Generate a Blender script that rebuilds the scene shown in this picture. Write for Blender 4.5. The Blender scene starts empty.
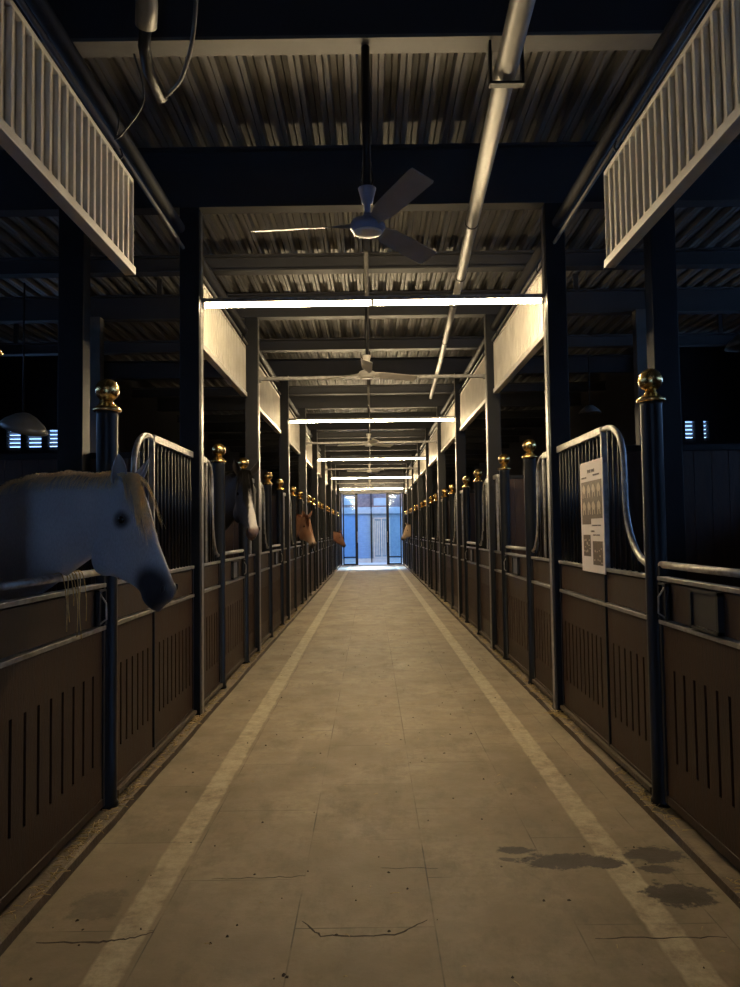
import bpy, math, random
from mathutils import Vector, Matrix, noise
random.seed(7)
PI = math.pi
SC = bpy.context.scene
COL = SC.collection

# ------------------------------------------------------------------ mesh builder
class MB:
    def __init__(s): s.v = []; s.f = []; s.sm = []
    def add(s, vs, fs, smooth=False):
        o = len(s.v); s.v += [tuple(p) for p in vs]
        for f in fs: s.f.append([i + o for i in f]); s.sm.append(smooth)
    def box(s, x0, x1, y0, y1, z0, z1):
        x0, x1 = min(x0, x1), max(x0, x1); y0, y1 = min(y0, y1), max(y0, y1)
        vs = [(x0,y0,z0),(x1,y0,z0),(x1,y1,z0),(x0,y1,z0),(x0,y0,z1),(x1,y0,z1),(x1,y1,z1),(x0,y1,z1)]
        s.add(vs, [(0,3,2,1),(4,5,6,7),(0,1,5,4),(1,2,6,5),(2,3,7,6),(3,0,4,7)])
        return s
    def tube(s, pts, r, n=12, caps=True, rs=None):
        pts = [Vector(p) for p in pts]; rings = []
        t0 = (pts[1] - pts[0]).normalized()
        a = Vector((0,0,1)) if abs(t0.z) < .9 else Vector((1,0,0))
        u = t0.cross(a).normalized()
        for i, p in enumerate(pts):
            if i == 0: t = pts[1] - pts[0]
            elif i == len(pts) - 1: t = pts[-1] - pts[-2]
            else: t = pts[i+1] - pts[i-1]
            t.normalize(); u = (u - t * u.dot(t)).normalized(); w = t.cross(u)
            rr = rs[i] if rs else r
            rings.append([p + (u * math.cos(2*PI*k/n) + w * math.sin(2*PI*k/n)) * rr for k in range(n)])
        vs = [q for R in rings for q in R]; fs = []
        for i in range(len(rings) - 1):
            for k in range(n):
                fs.append((i*n+k, i*n+(k+1)%n, (i+1)*n+(k+1)%n, (i+1)*n+k))
        if caps:
            fs.append(tuple(reversed(range(n)))); fs.append(tuple((len(rings)-1)*n + k for k in range(n)))
        s.add(vs, fs, True); return s
    def lathe(s, cx, cy, prof, n=24):
        vs = []; fs = []
        for (r, z) in prof:
            for k in range(n): vs.append((cx + r*math.cos(2*PI*k/n), cy + r*math.sin(2*PI*k/n), z))
        for i in range(len(prof) - 1):
            for k in range(n): fs.append((i*n+k, i*n+(k+1)%n, (i+1)*n+(k+1)%n, (i+1)*n+k))
        fs.append(tuple(reversed(range(n)))); fs.append(tuple((len(prof)-1)*n + k for k in range(n)))
        s.add(vs, fs, True); return s
    def build(s, name, mat, parent=None, bevel=0, recenter=False, flat=False):
        me = bpy.data.meshes.new(name)
        me.from_pydata(s.v, [], s.f); me.update()
        if not flat:
            me.polygons.foreach_set('use_smooth', s.sm)
        me.materials.append(mat)
        o = bpy.data.objects.new(name, me); COL.objects.link(o)
        if bevel:
            m = o.modifiers.new('bevel', 'BEVEL'); m.width = bevel; m.segments = 2; m.limit_method = 'ANGLE'
        if parent is not None:
            o.parent = parent
            # geometry is authored in world space: shift it into the parent's space
            off = Vector(parent.get('_base', (0,0,0)))
            me.transform(Matrix.Translation(-off))
        return o

BASES = {}
def thing(name, base, label, cat, group=None):
    o = bpy.data.objects.new(name, None); COL.objects.link(o)
    o.empty_display_size = .05; o.location = base; o['_base'] = tuple(base)
    o['label'] = label; o['category'] = cat
    if group: o['group'] = group
    return o
def tag(o, label, cat, group=None, kind=None):
    o['label'] = label; o['category'] = cat
    if group: o['group'] = group
    if kind: o['kind'] = kind
    return o
def struct(o, label=None):
    o['kind'] = 'structure'
    if label: o['label'] = label; 
    return o
def copy_tree(o, parent=None, dy=0):
    c = o.copy(); COL.objects.link(c)
    if parent: c.parent = parent
    for ch in [q for q in bpy.data.objects if q.parent == o]: copy_tree(ch, c)
    return c
ORD = ['first','second','third','fourth','fifth','sixth','seventh','eighth','ninth','tenth','eleventh','twelfth','thirteenth','fourteenth','fifteenth','sixteenth','seventeenth','eighteenth','nineteenth','twentieth','twenty-first','twenty-second']

# ------------------------------------------------------------------ materials
def mat(name, col, rough=.5, metal=0, col2=None, nscale=8, bump=0, bscale=40, spec=.5, stretch=None, rvar=.1):
    m = bpy.data.materials.new(name); m.use_nodes = True; nt = m.node_tree; b = nt.nodes['Principled BSDF']
    b.inputs['Metallic'].default_value = metal
    b.inputs['Specular IOR Level'].default_value = spec
    tc = nt.nodes.new('ShaderNodeTexCoord'); mp = nt.nodes.new('ShaderNodeMapping')
    geo = nt.nodes.new('ShaderNodeNewGeometry')
    nt.links.new(geo.outputs['Position'], mp.inputs['Vector'])
    if stretch: mp.inputs['Scale'].default_value = stretch
    n = nt.nodes.new('ShaderNodeTexNoise'); n.inputs['Scale'].default_value = nscale; n.inputs['Detail'].default_value = 6
    nt.links.new(mp.outputs[0], n.inputs['Vector'])
    c2 = col2 or tuple(c*.7 for c in col)
    r = nt.nodes.new('ShaderNodeValToRGB'); r.color_ramp.elements[0].position = .3; r.color_ramp.elements[1].position = .7
    r.color_ramp.elements[0].color = (*c2, 1); r.color_ramp.elements[1].color = (*col, 1)
    nt.links.new(n.outputs['Fac'], r.inputs[0]); nt.links.new(r.outputs[0], b.inputs['Base Color'])
    mr = nt.nodes.new('ShaderNodeMapRange'); mr.inputs['To Min'].default_value = max(0, rough - rvar); mr.inputs['To Max'].default_value = min(1, rough + rvar)
    nt.links.new(n.outputs['Fac'], mr.inputs[0]); nt.links.new(mr.outputs[0], b.inputs['Roughness'])
    if bump:
        n2 = nt.nodes.new('ShaderNodeTexNoise'); n2.inputs['Scale'].default_value = bscale; n2.inputs['Detail'].default_value = 4
        nt.links.new(mp.outputs[0], n2.inputs['Vector'])
        bp = nt.nodes.new('ShaderNodeBump'); bp.inputs['Strength'].default_value = bump; bp.inputs['Distance'].default_value = .01
        nt.links.new(n2.outputs['Fac'], bp.inputs['Height']); nt.links.new(bp.outputs[0], b.inputs['Normal'])
    return m
def emit(name, col, strength):
    m = bpy.data.materials.new(name); m.use_nodes = True; nt = m.node_tree; nt.nodes.clear()
    e = nt.nodes.new('ShaderNodeEmission'); e.inputs[0].default_value = (*col, 1); e.inputs[1].default_value = strength
    o = nt.nodes.new('ShaderNodeOutputMaterial'); nt.links.new(e.outputs[0], o.inputs[0]); return m

M = {}
M['black'] = mat('black_painted_steel', (.009,.0095,.011), .5, 0, (.006,.0065,.008), 6, .1, 60, spec=.3)
M['post'] = mat('black_post_paint', (.008,.009,.010), .38, 0, (.006,.0065,.0075), 9, .05, 60, spec=.25)
M['beam'] = mat('roof_beam_paint', (.022,.022,.024), .6, 0, (.014,.014,.016), 4, .1, 50)
M['flange'] = mat('grey_flange_steel', (.095,.088,.077), .6, 0, (.065,.06,.053), 6, .1, 50)
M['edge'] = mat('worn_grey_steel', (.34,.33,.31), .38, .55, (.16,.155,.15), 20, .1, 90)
M['steel'] = mat('worn_rail_steel', (.42,.40,.37), .4, .5, (.18,.17,.155), 22, .15, 90)
M['brown'] = mat('brown_stall_boards', (.046,.025,.0155), .5, 0, (.026,.0145,.0095), 5, .2, 30, stretch=(6,6,.8), spec=.18)
M['frieze'] = mat('brown_frieze', (.050,.031,.021), .5, 0, (.030,.020,.015), 12, .1, 40, spec=.2)
M['divider'] = mat('dark_brown_partition', (.060,.033,.023), .6, 0, (.035,.020,.015), 5, .2, 30, stretch=(6,6,.8))
M['brass'] = mat('polished_brass', (.85,.58,.22), .25, 1, (.62,.40,.14), 14, .05, 60, rvar=.08)
M['white'] = mat('cream_painted_metal', (.62,.59,.53), .5, 0, (.50,.47,.42), 5, .05, 60)
M['deck'] = mat('corrugated_roof_steel', (.17,.162,.15), .5, .2, (.105,.10,.092), 4, .05, 40, stretch=(1,.3,1))
M['pipe'] = mat('galvanised_pipe', (.18,.172,.158), .45, .4, (.15,.145,.135), 12, .05, 60)
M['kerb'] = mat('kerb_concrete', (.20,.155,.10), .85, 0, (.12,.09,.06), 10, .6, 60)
M['riser'] = mat('dark_kerb_face', (.095,.068,.042), .9, 0, (.05,.036,.024), 8, .6, 50)
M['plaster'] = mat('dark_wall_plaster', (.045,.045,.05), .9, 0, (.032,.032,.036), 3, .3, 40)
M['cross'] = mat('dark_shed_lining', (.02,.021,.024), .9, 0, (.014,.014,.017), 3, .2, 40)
M['stallfloor'] = mat('stall_bedding', (.10,.075,.045), .95, 0, (.05,.038,.025), 30, 1, 90)
M['straw'] = mat('straw', (.46,.35,.16), .8, 0, (.28,.2,.09), 50)
M['dirt'] = mat('dirt_specks', (.05,.036,.022), .95, 0, (.03,.02,.012), 50)
M['rubber'] = mat('black_cable', (.02,.02,.02), .5)
M['fanblue'] = mat('blue_grey_fan_enamel', (.20,.24,.38), .4, 0, (.16,.19,.31), 10)
M['fanwhite'] = mat('cream_fan_enamel', (.62,.59,.54), .4, 0, (.5,.48,.44), 10)
M['blade'] = mat('grey_fan_blade', (.24,.24,.25), .5, 0, (.20,.20,.21), 10)
M['plate'] = mat('grey_name_plate', (.20,.205,.23), .4, .3, (.12,.122,.14), 30)
M['plate_dark'] = mat('dark_name_plate', (.035,.034,.034), .45, .2, (.022,.021,.021), 30)
M['paper'] = mat('poster_paper', (.66,.60,.57), .6, 0, (.62,.56,.53), 4)
M['photo'] = mat('poster_photo_brown', (.13,.085,.055), .5, 0, (.05,.03,.02), 60, rvar=.05)
M['photo2'] = mat('poster_photo_pale', (.50,.42,.32), .5, 0, (.36,.28,.2), 80, rvar=.05)
M['ink'] = mat('poster_ink', (.12,.10,.10), .6)
M['facade'] = mat('alley_brick_upper', (.42,.26,.22), .9, 0, (.22,.15,.14), 9, .4, 30)
M['facade_pale'] = mat('alley_pale_band', (.60,.58,.56), .8, 0, (.5,.48,.46), 6)
M['facade_blue'] = mat('alley_blue_shutter', (.22,.36,.58), .6, 0, (.18,.31,.52), 6)
M['facade_grey'] = mat('alley_grey_door', (.24,.34,.44), .6, 0, (.18,.27,.36), 6)
M['slat'] = mat('grey_window_slats', (.20,.22,.25), .7, 0, (.15,.165,.19), 6)
M['alleyfloor'] = mat('alley_paving', (.60,.58,.55), .8, 0, (.48,.46,.44), 6, .3, 30)
M['tube'] = emit('lit_tube', (1.0, .77, .45), 290)
M['tube_dim'] = emit('lit_tube_behind', (1.0, .80, .55), 9)
M['lamp_shade'] = mat('dark_lamp_enamel', (.10,.10,.095), .4, 0, (.07,.07,.065), 10)
M['eye'] = mat('dark_eye', (.006,.005,.004), .08, 0, (.004,.003,.003), 5, rvar=.02)
M['nostril'] = mat('nostril_skin', (.012,.010,.009), .6)

def glass_mat():
    m = bpy.data.materials.new('door_glass'); m.use_nodes = True; nt = m.node_tree; nt.nodes.clear()
    t = nt.nodes.new('ShaderNodeBsdfTransparent'); t.inputs[0].default_value = (.80,.93,1,1)
    g = nt.nodes.new('ShaderNodeBsdfGlossy'); g.inputs['Roughness'].default_value = .05
    f = nt.nodes.new('ShaderNodeFresnel'); f.inputs[0].default_value = 1.45
    mx = nt.nodes.new('ShaderNodeMixShader'); o = nt.nodes.new('ShaderNodeOutputMaterial')
    nt.links.new(f.outputs[0], mx.inputs[0]); nt.links.new(t.outputs[0], mx.inputs[1]); nt.links.new(g.outputs[0], mx.inputs[2]); nt.links.new(mx.outputs[0], o.inputs[0])
    return m
M['glass'] = glass_mat()

def floor_mat():
    m = bpy.data.materials.new('aisle_slabs'); m.use_nodes = True; nt = m.node_tree; L = nt.links; N = nt.nodes
    b = N['Principled BSDF']; geo = N.new('ShaderNodeNewGeometry'); sep = N.new('ShaderNodeSeparateXYZ'); L.new(geo.outputs['Position'], sep.inputs[0])
    def math_(op, a, c=None, d=None):
        n = N.new('ShaderNodeMath'); n.operation = op
        for i, q in enumerate((a, c, d)):
            if q is None: continue
            if isinstance(q, (int, float)): n.inputs[i].default_value = q
            else: L.new(q, n.inputs[i])
        return n.outputs[0]
    def noise_(scale, detail=5, rough=.55, vec=None, mapping=None):
        n = N.new('ShaderNodeTexNoise'); n.inputs['Scale'].default_value = scale; n.inputs['Detail'].default_value = detail; n.inputs['Roughness'].default_value = rough
        if mapping:
            mp = N.new('ShaderNodeMapping'); mp.inputs['Scale'].default_value = mapping; L.new(geo.outputs['Position'], mp.inputs[0]); L.new(mp.outputs[0], n.inputs['Vector'])
        else: L.new(geo.outputs['Position'], n.inputs['Vector'])
        return n.outputs['Fac']
    def mix(f, a, c):
        n = N.new('ShaderNodeMix'); n.data_type = 'RGBA'
        if isinstance(f, (int,float)): n.inputs[0].default_value = f
        else: L.new(f, n.inputs[0])
        for i, q in ((6, a), (7, c)):
            if isinstance(q, tuple): n.inputs[i].default_value = (*q, 1)
            else: L.new(q, n.inputs[i])
        return n.outputs[2]
    def ramp(f, a, c):
        n = N.new('ShaderNodeMapRange'); n.inputs['From Min'].default_value = a; n.inputs['From Max'].default_value = c; L.new(f, n.inputs[0]); return n.outputs[0]
    # slabs: rows run along Y, row pitch .533 in X, length .82
    cmb = N.new('ShaderNodeCombineXYZ'); L.new(math_('ADD', sep.outputs[1], -.09), cmb.inputs[0]); L.new(math_('ADD', sep.outputs[0], .31), cmb.inputs[1])
    br = N.new('ShaderNodeTexBrick'); L.new(cmb.outputs[0], br.inputs['Vector'])
    br.inputs['Scale'].default_value = 1; br.inputs['Mortar Size'].default_value = .0035; br.inputs['Brick Width'].default_value = .82; br.inputs['Row Height'].default_value = .533
    br.inputs['Mortar Smooth'].default_value = .3; br.inputs['Bias'].default_value = 0
    br.inputs['Color1'].default_value = (.80,.80,.80,1); br.inputs['Color2'].default_value = (1,1,1,1); br.inputs['Mortar'].default_value = (.9,.9,.9,1)
    base = mix(ramp(noise_(1.6), .35, .65), (.195,.152,.098), (.290,.236,.158))
    base = mix(ramp(noise_(14, 8, .7), .42, .72), base, (.20,.16,.105))
    base = mix(ramp(noise_(3.2, 8, .78, mapping=(1,.5,1)), .50, .76), base, (.125,.098,.064))
    mul = N.new('ShaderNodeMix'); mul.data_type = 'RGBA'; mul.blend_type = 'MULTIPLY'; mul.inputs[0].default_value = .6
    L.new(base, mul.inputs[6]); L.new(br.outputs['Color'], mul.inputs[7]); base = mul.outputs[2]
    # joints broken up by dirt
    jf = math_('MULTIPLY', br.outputs['Fac'], ramp(noise_(2.3, 3), .40, .62))
    base = mix(math_('MULTIPLY', jf, .75), base, (.055,.042,.03))
    # faded yellow-cream stripes
    wob = math_('MULTIPLY', math_('SUBTRACT', noise_(7, 4), .5), .035)
    def stripe(cx, hw):
        d = math_('ABSOLUTE', math_('SUBTRACT', math_('ADD', sep.outputs[0], wob), cx))
        return math_('SUBTRACT', 1, ramp(d, hw - .006, hw + .008))
    st = math_('ADD', stripe(-.93, .062), stripe(1.08, .062))
    wear = ramp(noise_(9, 9, .82), .34, .60)
    st = math_('MULTIPLY', math_('MULTIPLY', st, wear), .72)
    base = mix(st, base, (.50,.43,.29))
    # damp patches and spill stains, each with its own outline
    dn = noise_(12, 8, .72); dn2 = math_('MULTIPLY', math_('SUBTRACT', dn, .5), 2.6)
    tot = None
    for (cx, cy, rx, ry, a) in STAINS:
        dx = math_('DIVIDE', math_('SUBTRACT', sep.outputs[0], cx), rx); dy = math_('DIVIDE', math_('SUBTRACT', sep.outputs[1], cy), ry)
        d = math_('SQRT', math_('ADD', math_('MULTIPLY', dx, dx), math_('MULTIPLY', dy, dy)))
        d = math_('ADD', d, dn2)
        f = math_('MULTIPLY', math_('SUBTRACT', 1, ramp(d, .85, 1.1)), a)
        tot = f if tot is None else math_('MAXIMUM', tot, f)
    base = mix(tot, base, (.034,.024,.015))
    L.new(base, b.inputs['Base Color'])
    rg = math_('SUBTRACT', ramp(noise_(5, 6), -.6, 1.4), math_('MULTIPLY', tot, .12)); L.new(math_('ADD', rg, .1), b.inputs['Roughness'])
    b.inputs['Specular IOR Level'].default_value = .35
    bp = N.new('ShaderNodeBump'); bp.inputs['Strength'].default_value = .35; bp.inputs['Distance'].default_value = .006
    h = math_('SUBTRACT', noise_(35, 8, .7), math_('MULTIPLY', jf, 1.2)); L.new(h, bp.inputs['Height']); L.new(bp.outputs[0], b.inputs['Normal'])
    return m
STAINS = [(.65,3.64,.08,.045,1), (.84,3.52,.17,.085,1), (1.02,3.50,.09,.06,1), (1.27,3.57,.15,.09,.95), (1.24,3.19,.13,.11,1), (-1.13,3.16,.10,.13,.4), (.60,3.54,.035,.02,.8), (1.25,3.42,.08,.04,.9)]
M['floor'] = floor_mat()

# ------------------------------------------------------------------ layout numbers (metres)
XL, XR = -1.44, 1.522          # stall front planes
PL, PR = -1.371, 1.458         # inner faces of pillars
KL, KR = -1.348, 1.432         # kerb edges
KZ = .05
PIL = [6.10, 9.30] + [12.75 + 3.45*i for i in range(7)]   # pillar front faces
PS = .16
ZB, ZD = 4.17, 4.68            # beam underside, deck underside
YE = 34.2                      # end wall
Y0 = -3.0                      # wall behind
XO, XI = 6.4, 4.6              # outer walls before / after the step at YC
YC = 12.68

# ------------------------------------------------------------------ setting
f = MB().box(KL, KR, Y0, YE + .3, -.2, 0).build('floor', M['floor']); struct(f)
def crack(pts, w):
    mb = MB(); n = []
    for i in range(len(pts)-1):
        a = Vector((*pts[i],0)); b = Vector((*pts[i+1],0)); k = 7
        for j in range(k + (i == len(pts)-2)):
            p = a.lerp(b, j/k); n.append(p + Vector((random.uniform(-.004,.004), random.uniform(-.006,.006), 0)))
    L = len(n); vs = []; fs = []
    for i, p in enumerate(n):
        t = (n[min(i+1,L-1)] - n[max(i-1,0)]).normalized(); s = Vector((-t.y, t.x, 0))
        ww = w * math.sin(PI * (i+.6)/(L+.2)) ** .5 * random.uniform(.6, 1.2)
        for sg in (1,-1):
            vs.append((p.x + s.x*ww*sg, p.y + s.y*ww*sg, .0008))
            vs.append((p.x + s.x*ww*sg, p.y + s.y*ww*sg, -.002))
    for i in range(L-1):
        a = i*4; c = a+4
        fs += [(a, a+2, c+2, c), (a+1, c+1, c+3, a+3), (a, c, c+1, a+1), (a+2, a+3, c+3, c+2)]
    mb.add(vs, fs); return mb.build('crack', M['dirt'], f)
crack([(-.285,3.02),(-.205,2.905),(.07,2.905),(.195,3.01)], .0045)
crack([(-1.26,2.88),(-1.02,2.885),(-.93,2.90),(-.84,2.95)], .006)
crack([(-.71,3.385),(-.5,3.39),(-.31,3.40)], .0022)
crack([(.80,2.865),(1.05,2.86),(1.28,2.86)], .0035)
crack([(.02,3.47),(.28,3.46)], .0016)

for side, s in (('left', -1), ('right', 1)):
    k = KL if s < 0 else KR
    mb = MB(); random.seed(3 + s)
    # kerb: aisle-side nosing with uneven wear, and the ledge up to the boards
    ys = [Y0 + i*.25 for i in range(int((YE - Y0)/.25)+1)] + [YE]
    vs = []; 
    for y in ys:
        j = random.uniform(-.006, .006); h = KZ + random.uniform(-.004, .003)
        vs += [(k + j, y, -.02), (k + j, y, h - .008), (k + s*.010 + j, y, h), (k + s*.45, y, KZ), (k + s*.45, y, -.02)]
    fs = []
    for i in range(len(ys)-1):
        for q in range(4):
            a = i*5+q; fs.append((a, a+1, a+6, a+5) if s < 0 else (a, a+5, a+6, a+1))
    mb.add(vs, fs); kb = mb.build('trim_1' if s < 0 else 'trim_2', M['kerb']); struct(kb)
    kb.data.materials.append(M['riser'])  # upright kerb face gets a darker brown than the top
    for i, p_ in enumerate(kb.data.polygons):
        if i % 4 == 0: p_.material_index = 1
    # stall ground
    a, b2 = (k + s*.45, s*XO)
    g = MB().box(a, b2, Y0, YC, -.15, KZ).box(a, s*XI, YC, YE, -.15, KZ).build('floor_stalls_' + side, M['stallfloor']); struct(g)
    # outer walls with the step
    w = MB().box(s*XO, s*(XO+.2), Y0, .6, 0, ZD).box(s*XO, s*(XO+.2), 10.2, YC+.15, 0, ZD).box(s*XO, s*(XO+.2), .6, 10.2, 0, 2.9).box(s*XO, s*(XO+.2), .6, 10.2, 3.5 if s > 0 else 3.2, ZD).box(s*XI, s*(XI+.2), YC+.15, YE, 0, ZD).build('wall_' + side, M['plaster']); struct(w)

# cross walls (face the camera) each with a row of high louvred windows
WZ0, WZ1 = 2.92, 3.29
def cross_wall(s, cells, idx):
    mb = MB(); xs = sorted([XI, XO] + [c for cc in cells for c in cc])
    mb.box(s*XI, s*XO, YC, YC+.15, 0, WZ0).box(s*XI, s*XO, YC, YC+.15, WZ1, ZD)
    edges = [XI] + [c for cc in cells for c in cc] + [XO]
    for i in range(0, len(edges), 2): mb.box(s*edges[i], s*edges[i+1], YC, YC+.15, WZ0, WZ1)
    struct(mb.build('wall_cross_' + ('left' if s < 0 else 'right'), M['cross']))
    for (a, b2) in cells:
        fr = MB(); t = .018
        fr.box(s*a, s*(a+t), YC-.01, YC+.1, WZ0, WZ1).box(s*(b2-t), s*b2, YC-.01, YC+.1, WZ0, WZ1)
        fr.box(s*a, s*b2, YC-.01, YC+.1, WZ0, WZ0+t).box(s*a, s*b2, YC-.01, YC+.1, WZ1-t, WZ1)
        w = fr.build('window_%d' % idx, M['black']); struct(w); idx += 1
        sl = MB()
        for q in range(5):
            z = WZ0 + .022 + q*.066
            sl.add([(s*a, YC+.02, z+.05),(s*b2, YC+.02, z+.05),(s*b2, YC+.09, z+.006),(s*a, YC+.09, z+.006),(s*a, YC+.02, z+.044),(s*b2, YC+.02, z+.044),(s*b2, YC+.09, z),(s*a, YC+.09, z)],
                   [(0,1,2,3),(7,6,5,4),(0,4,5,1),(3,2,6,7),(0,3,7,4),(1,5,6,2)])
        sl.build('louvre_slats', M['slat'], w)
    return idx
ni = cross_wall(-1, [(5.03,5.42),(5.48,5.77),(5.83,6.10)], 1)
ni = cross_wall(1, [(5.27,5.47),(5.58,5.70)], ni)

for s in (-1, 1):  # side windows out of view, added to raise blue ambient in the stalls
    o = MB()
    for yy in [.6 + .597*k for k in range(17)]: o.box(s*(XO+.05), s*(XO+.1), yy, yy+.04, 2.9, 3.5 if s > 0 else 3.2)
    struct(o.build('window_%d' % ni, M['black'])); ni += 1
# wall behind the camera with the open entrance
ent = MB().box(-XO, -.35, Y0-.2, Y0, 0, ZD).box(.45, XO, Y0-.2, Y0, 0, ZD).box(-.35, .45, Y0-.2, Y0, 1.95, ZD)
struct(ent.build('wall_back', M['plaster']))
# far end wall with the wide opening
EL, ER, EZ = -1.30, 1.42, 3.22
e = MB().box(-XI, EL, YE, YE+.25, 0, ZD).box(ER, XI, YE, YE+.25, 0, ZD).box(EL, ER, YE, YE+.25, EZ, ZD)
struct(e.build('wall_end', M['plaster']))

# corrugated roof deck, ribs along the aisle
def deck(x0, x1, y0, y1, pitch=.19):
    prof = []; x = x0
    while x < x1:
        prof += [(x, ZD), (x+.030,ZD), (x+.036,ZD+.012), (x+.042,ZD), (x+.074, ZD), (x+.086, ZD+.065), (x+.124,ZD+.065), (x+.130,ZD+.050), (x+.136,ZD+.065), (x+.172, ZD+.065), (x+.184, ZD)]
        x += pitch
    vs = [(p[0], y, p[1]) for y in (y0, y1) for p in prof]; n = len(prof)
    top = [(p[0], y, ZD+.14) for y in (y0, y1) for p in prof]
    fs = [(i, i+1, n+i+1, n+i) for i in range(n-1)]
    mb = MB(); mb.add(vs, fs); mb.box(x0, x1, y0, y1, ZD+.1, ZD+.16)
    return mb
struct(deck(-XO, XO, Y0, YC+.15).build('ceiling_front', M['deck']))
struct(deck(-XI, XI, YC+.15, YE+.25).build('ceiling_back', M['deck']))

# roof beams across the shed
beamY = [-1.0, .8, 2.4, 3.99, 6.10, 7.62, 9.30, 11.03] + [12.90 + 1.725*i for i in range(13)]
tn = 3
for i, y in enumerate(beamY):
    if y > YE - .3: continue
    xo = XO if y < YC else XI
    full = i < 4 or abs(y-6.10) < .01; zt = ZD-.005 if full else ZB + (.30 if any(abs(y-p_) < .2 for p_ in PIL) else .17)
    st = struct(MB().box(-xo, xo, y+.055, y+.085, ZB+.02, zt).build('trim_%d' % tn, M['beam'])); tn += 1
    fl = MB().box(-xo, xo, y-.0, y+.14, ZB, ZB+.02).box(-xo, xo, y, y+.14, zt-.02, zt)
    fl.build('flange', M['flange'] if y < 6 else M['beam'], st)
    if not full:
        for xx in (-5.2, -2.6, 0, 2.6, 5.2):
            if abs(xx) < xo: MB().box(xx-.03, xx+.03, y+.05, y+.09, zt, ZD+.002).build('hanger', M['beam'], st)

# ------------------------------------------------------------------ pillars with ties / lamps
def tube_light(i, y, lit, lab):
    t = thing('tube_light' if lit else 'cross_rail', (0, y, 3.36), lab, 'light' if lit else 'rail', 'lit strip lights across the aisle' if lit else 'unlit cross rails across the aisle')
    x0, x1 = PL + .004, PR - .004
    hs = MB().box(x0, x1, y+.05, y+.11, 3.395, 3.43); hs.build('housing', M['edge'], t)
    if lit:
        for a, b2 in ((x0+.03, .03), (.045, x1-.03)):
            MB().tube([(a, y+.08, 3.375), (b2, y+.08, 3.375)], .016, 10).build('light_tube', M['tube'] if y > 0 else M['tube_dim'], t)
        for xx in (x0+.015, .037, x1-.015):
            MB().box(xx-.012, xx+.012, y+.06, y+.10, 3.355, 3.395).build('lamp_holder', M['white'], t)
    else:
        for xx in (x0+.015, x1-.015):
            MB().box(xx-.012, xx+.012, y+.06, y+.10, 3.37, 3.395).build('bracket', M['edge'], t)
def pillar(s, y, lab):
    x = PL if s < 0 else PR
    t = thing('steel_pillar', (x + s*PS/2, y + PS/2, KZ), lab, 'pillar', 'black steel pillars on the %s' % ('left' if s < 0 else 'right'))
    xa, xb = x, x + s*PS
    MB().box(xa, xb, y, y+PS, KZ, ZB).build('shaft', M['black'], t, bevel=.006)
    # pale strip on the aisle face, painting in the lit pillar edge
    MB().box(x - s*.006, x, y+.045, y+PS-.045, KZ+.01, ZB-.01).build('lit_edge_strip', M['edge'], t, bevel=.002)
    MB().box(x - s*.004, x + s*(PS+.02), y-.02, y+PS+.02, KZ, KZ+.014).build('foot_plate', M['black'], t)
for i, y in enumerate(PIL):
    for s in (-1, 1):
        pillar(s, y, 'black steel pillar on the %s side of the aisle, %s from the camera' % ('left' if s < 0 else 'right', ORD[i]))
    if i % 2 == 0:
        tube_light(i, y, True, 'lit warm white strip light across the aisle, %s from the camera' % ORD[i//2])
    else:
        tube_light(i, y, False, 'plain unlit metal cross rail between pillars, %s from the camera' % ORD[i//2])
tube_light(-2, -.8, True, 'lit strip light across the aisle behind the camera')
for s in (-1, 1): pillar(s, -.8, 'black steel pillar behind the camera on the %s' % ('left' if s < 0 else 'right'))
for s in (-1, 1): pillar(s, 1.95, 'black steel pillar beside the near end of the %s stalls' % ('left' if s < 0 else 'right'))
# second line of columns inside the stalls
for i, y in enumerate((9.18, )):
    for s in (-1, 1):
        t = thing('inner_column', (s*3.35, y+.07, KZ), 'grey-brown column standing deep in the stalls on the %s' % ('left' if s < 0 else 'right'), 'column')
        MB().box(s*3.35-.075, s*3.35+.075, y, y+.14, KZ, ZB).build('shaft', M['flange'], t, bevel=.005)
        MB().box(s*3.35-.10, s*3.35+.10, y-.03, y+.17, KZ, KZ+.02).build('foot_plate', M['black'], t)

for s in (-1, 1):
    t = thing('inner_column', (s*2.37, 6.06, KZ), 'black column inside the %s stalls behind the nearest ball-topped post' % ('left' if s < 0 else 'right'), 'column')
    MB().box(s*2.37-.10, s*2.37+.10, 5.98, 6.14, KZ, ZB).build('shaft', M['black'], t, bevel=.005)
    MB().box(s*2.37-.13, s*2.37+.13, 5.95, 6.15, KZ, KZ+.02).build('foot_plate', M['black'], t)

# ------------------------------------------------------------------ ball-topped posts
BALL = .064
def make_post():
    t = thing('gate_post', (0,0,0), '', 'post')
    MB().lathe(0,0,[(.066,0),(.066,.02),(.058,.03),(.056,2.105),(.060,2.125)], 24).build('pole', M['post'], t)
    DZ = -.025
    prof = [(.072,2.150),(.076,2.158),(.074,2.168),(.058,2.178),(.048,2.190),(.034,2.200),(.031,2.208)]
    prof = [(a, b_+DZ) for a, b_ in prof]
    MB().lathe(0,0,prof,24).build('collar', M['brass'], t)
    pr = [(BALL*math.sin(a), 2.27 - BALL*math.cos(a)) for a in [PI*(.14 + .86*k/14) for k in range(15)]]
    pr[-1] = (.001, 2.27+BALL); pr = [(a, b_+DZ) for a, b_ in pr]
    MB().lathe(0,0,pr,24).build('ball_finial', M['brass'], t)
    return t
post0 = make_post(); used = [False]; pc = {-1:0, 1:0}
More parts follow.
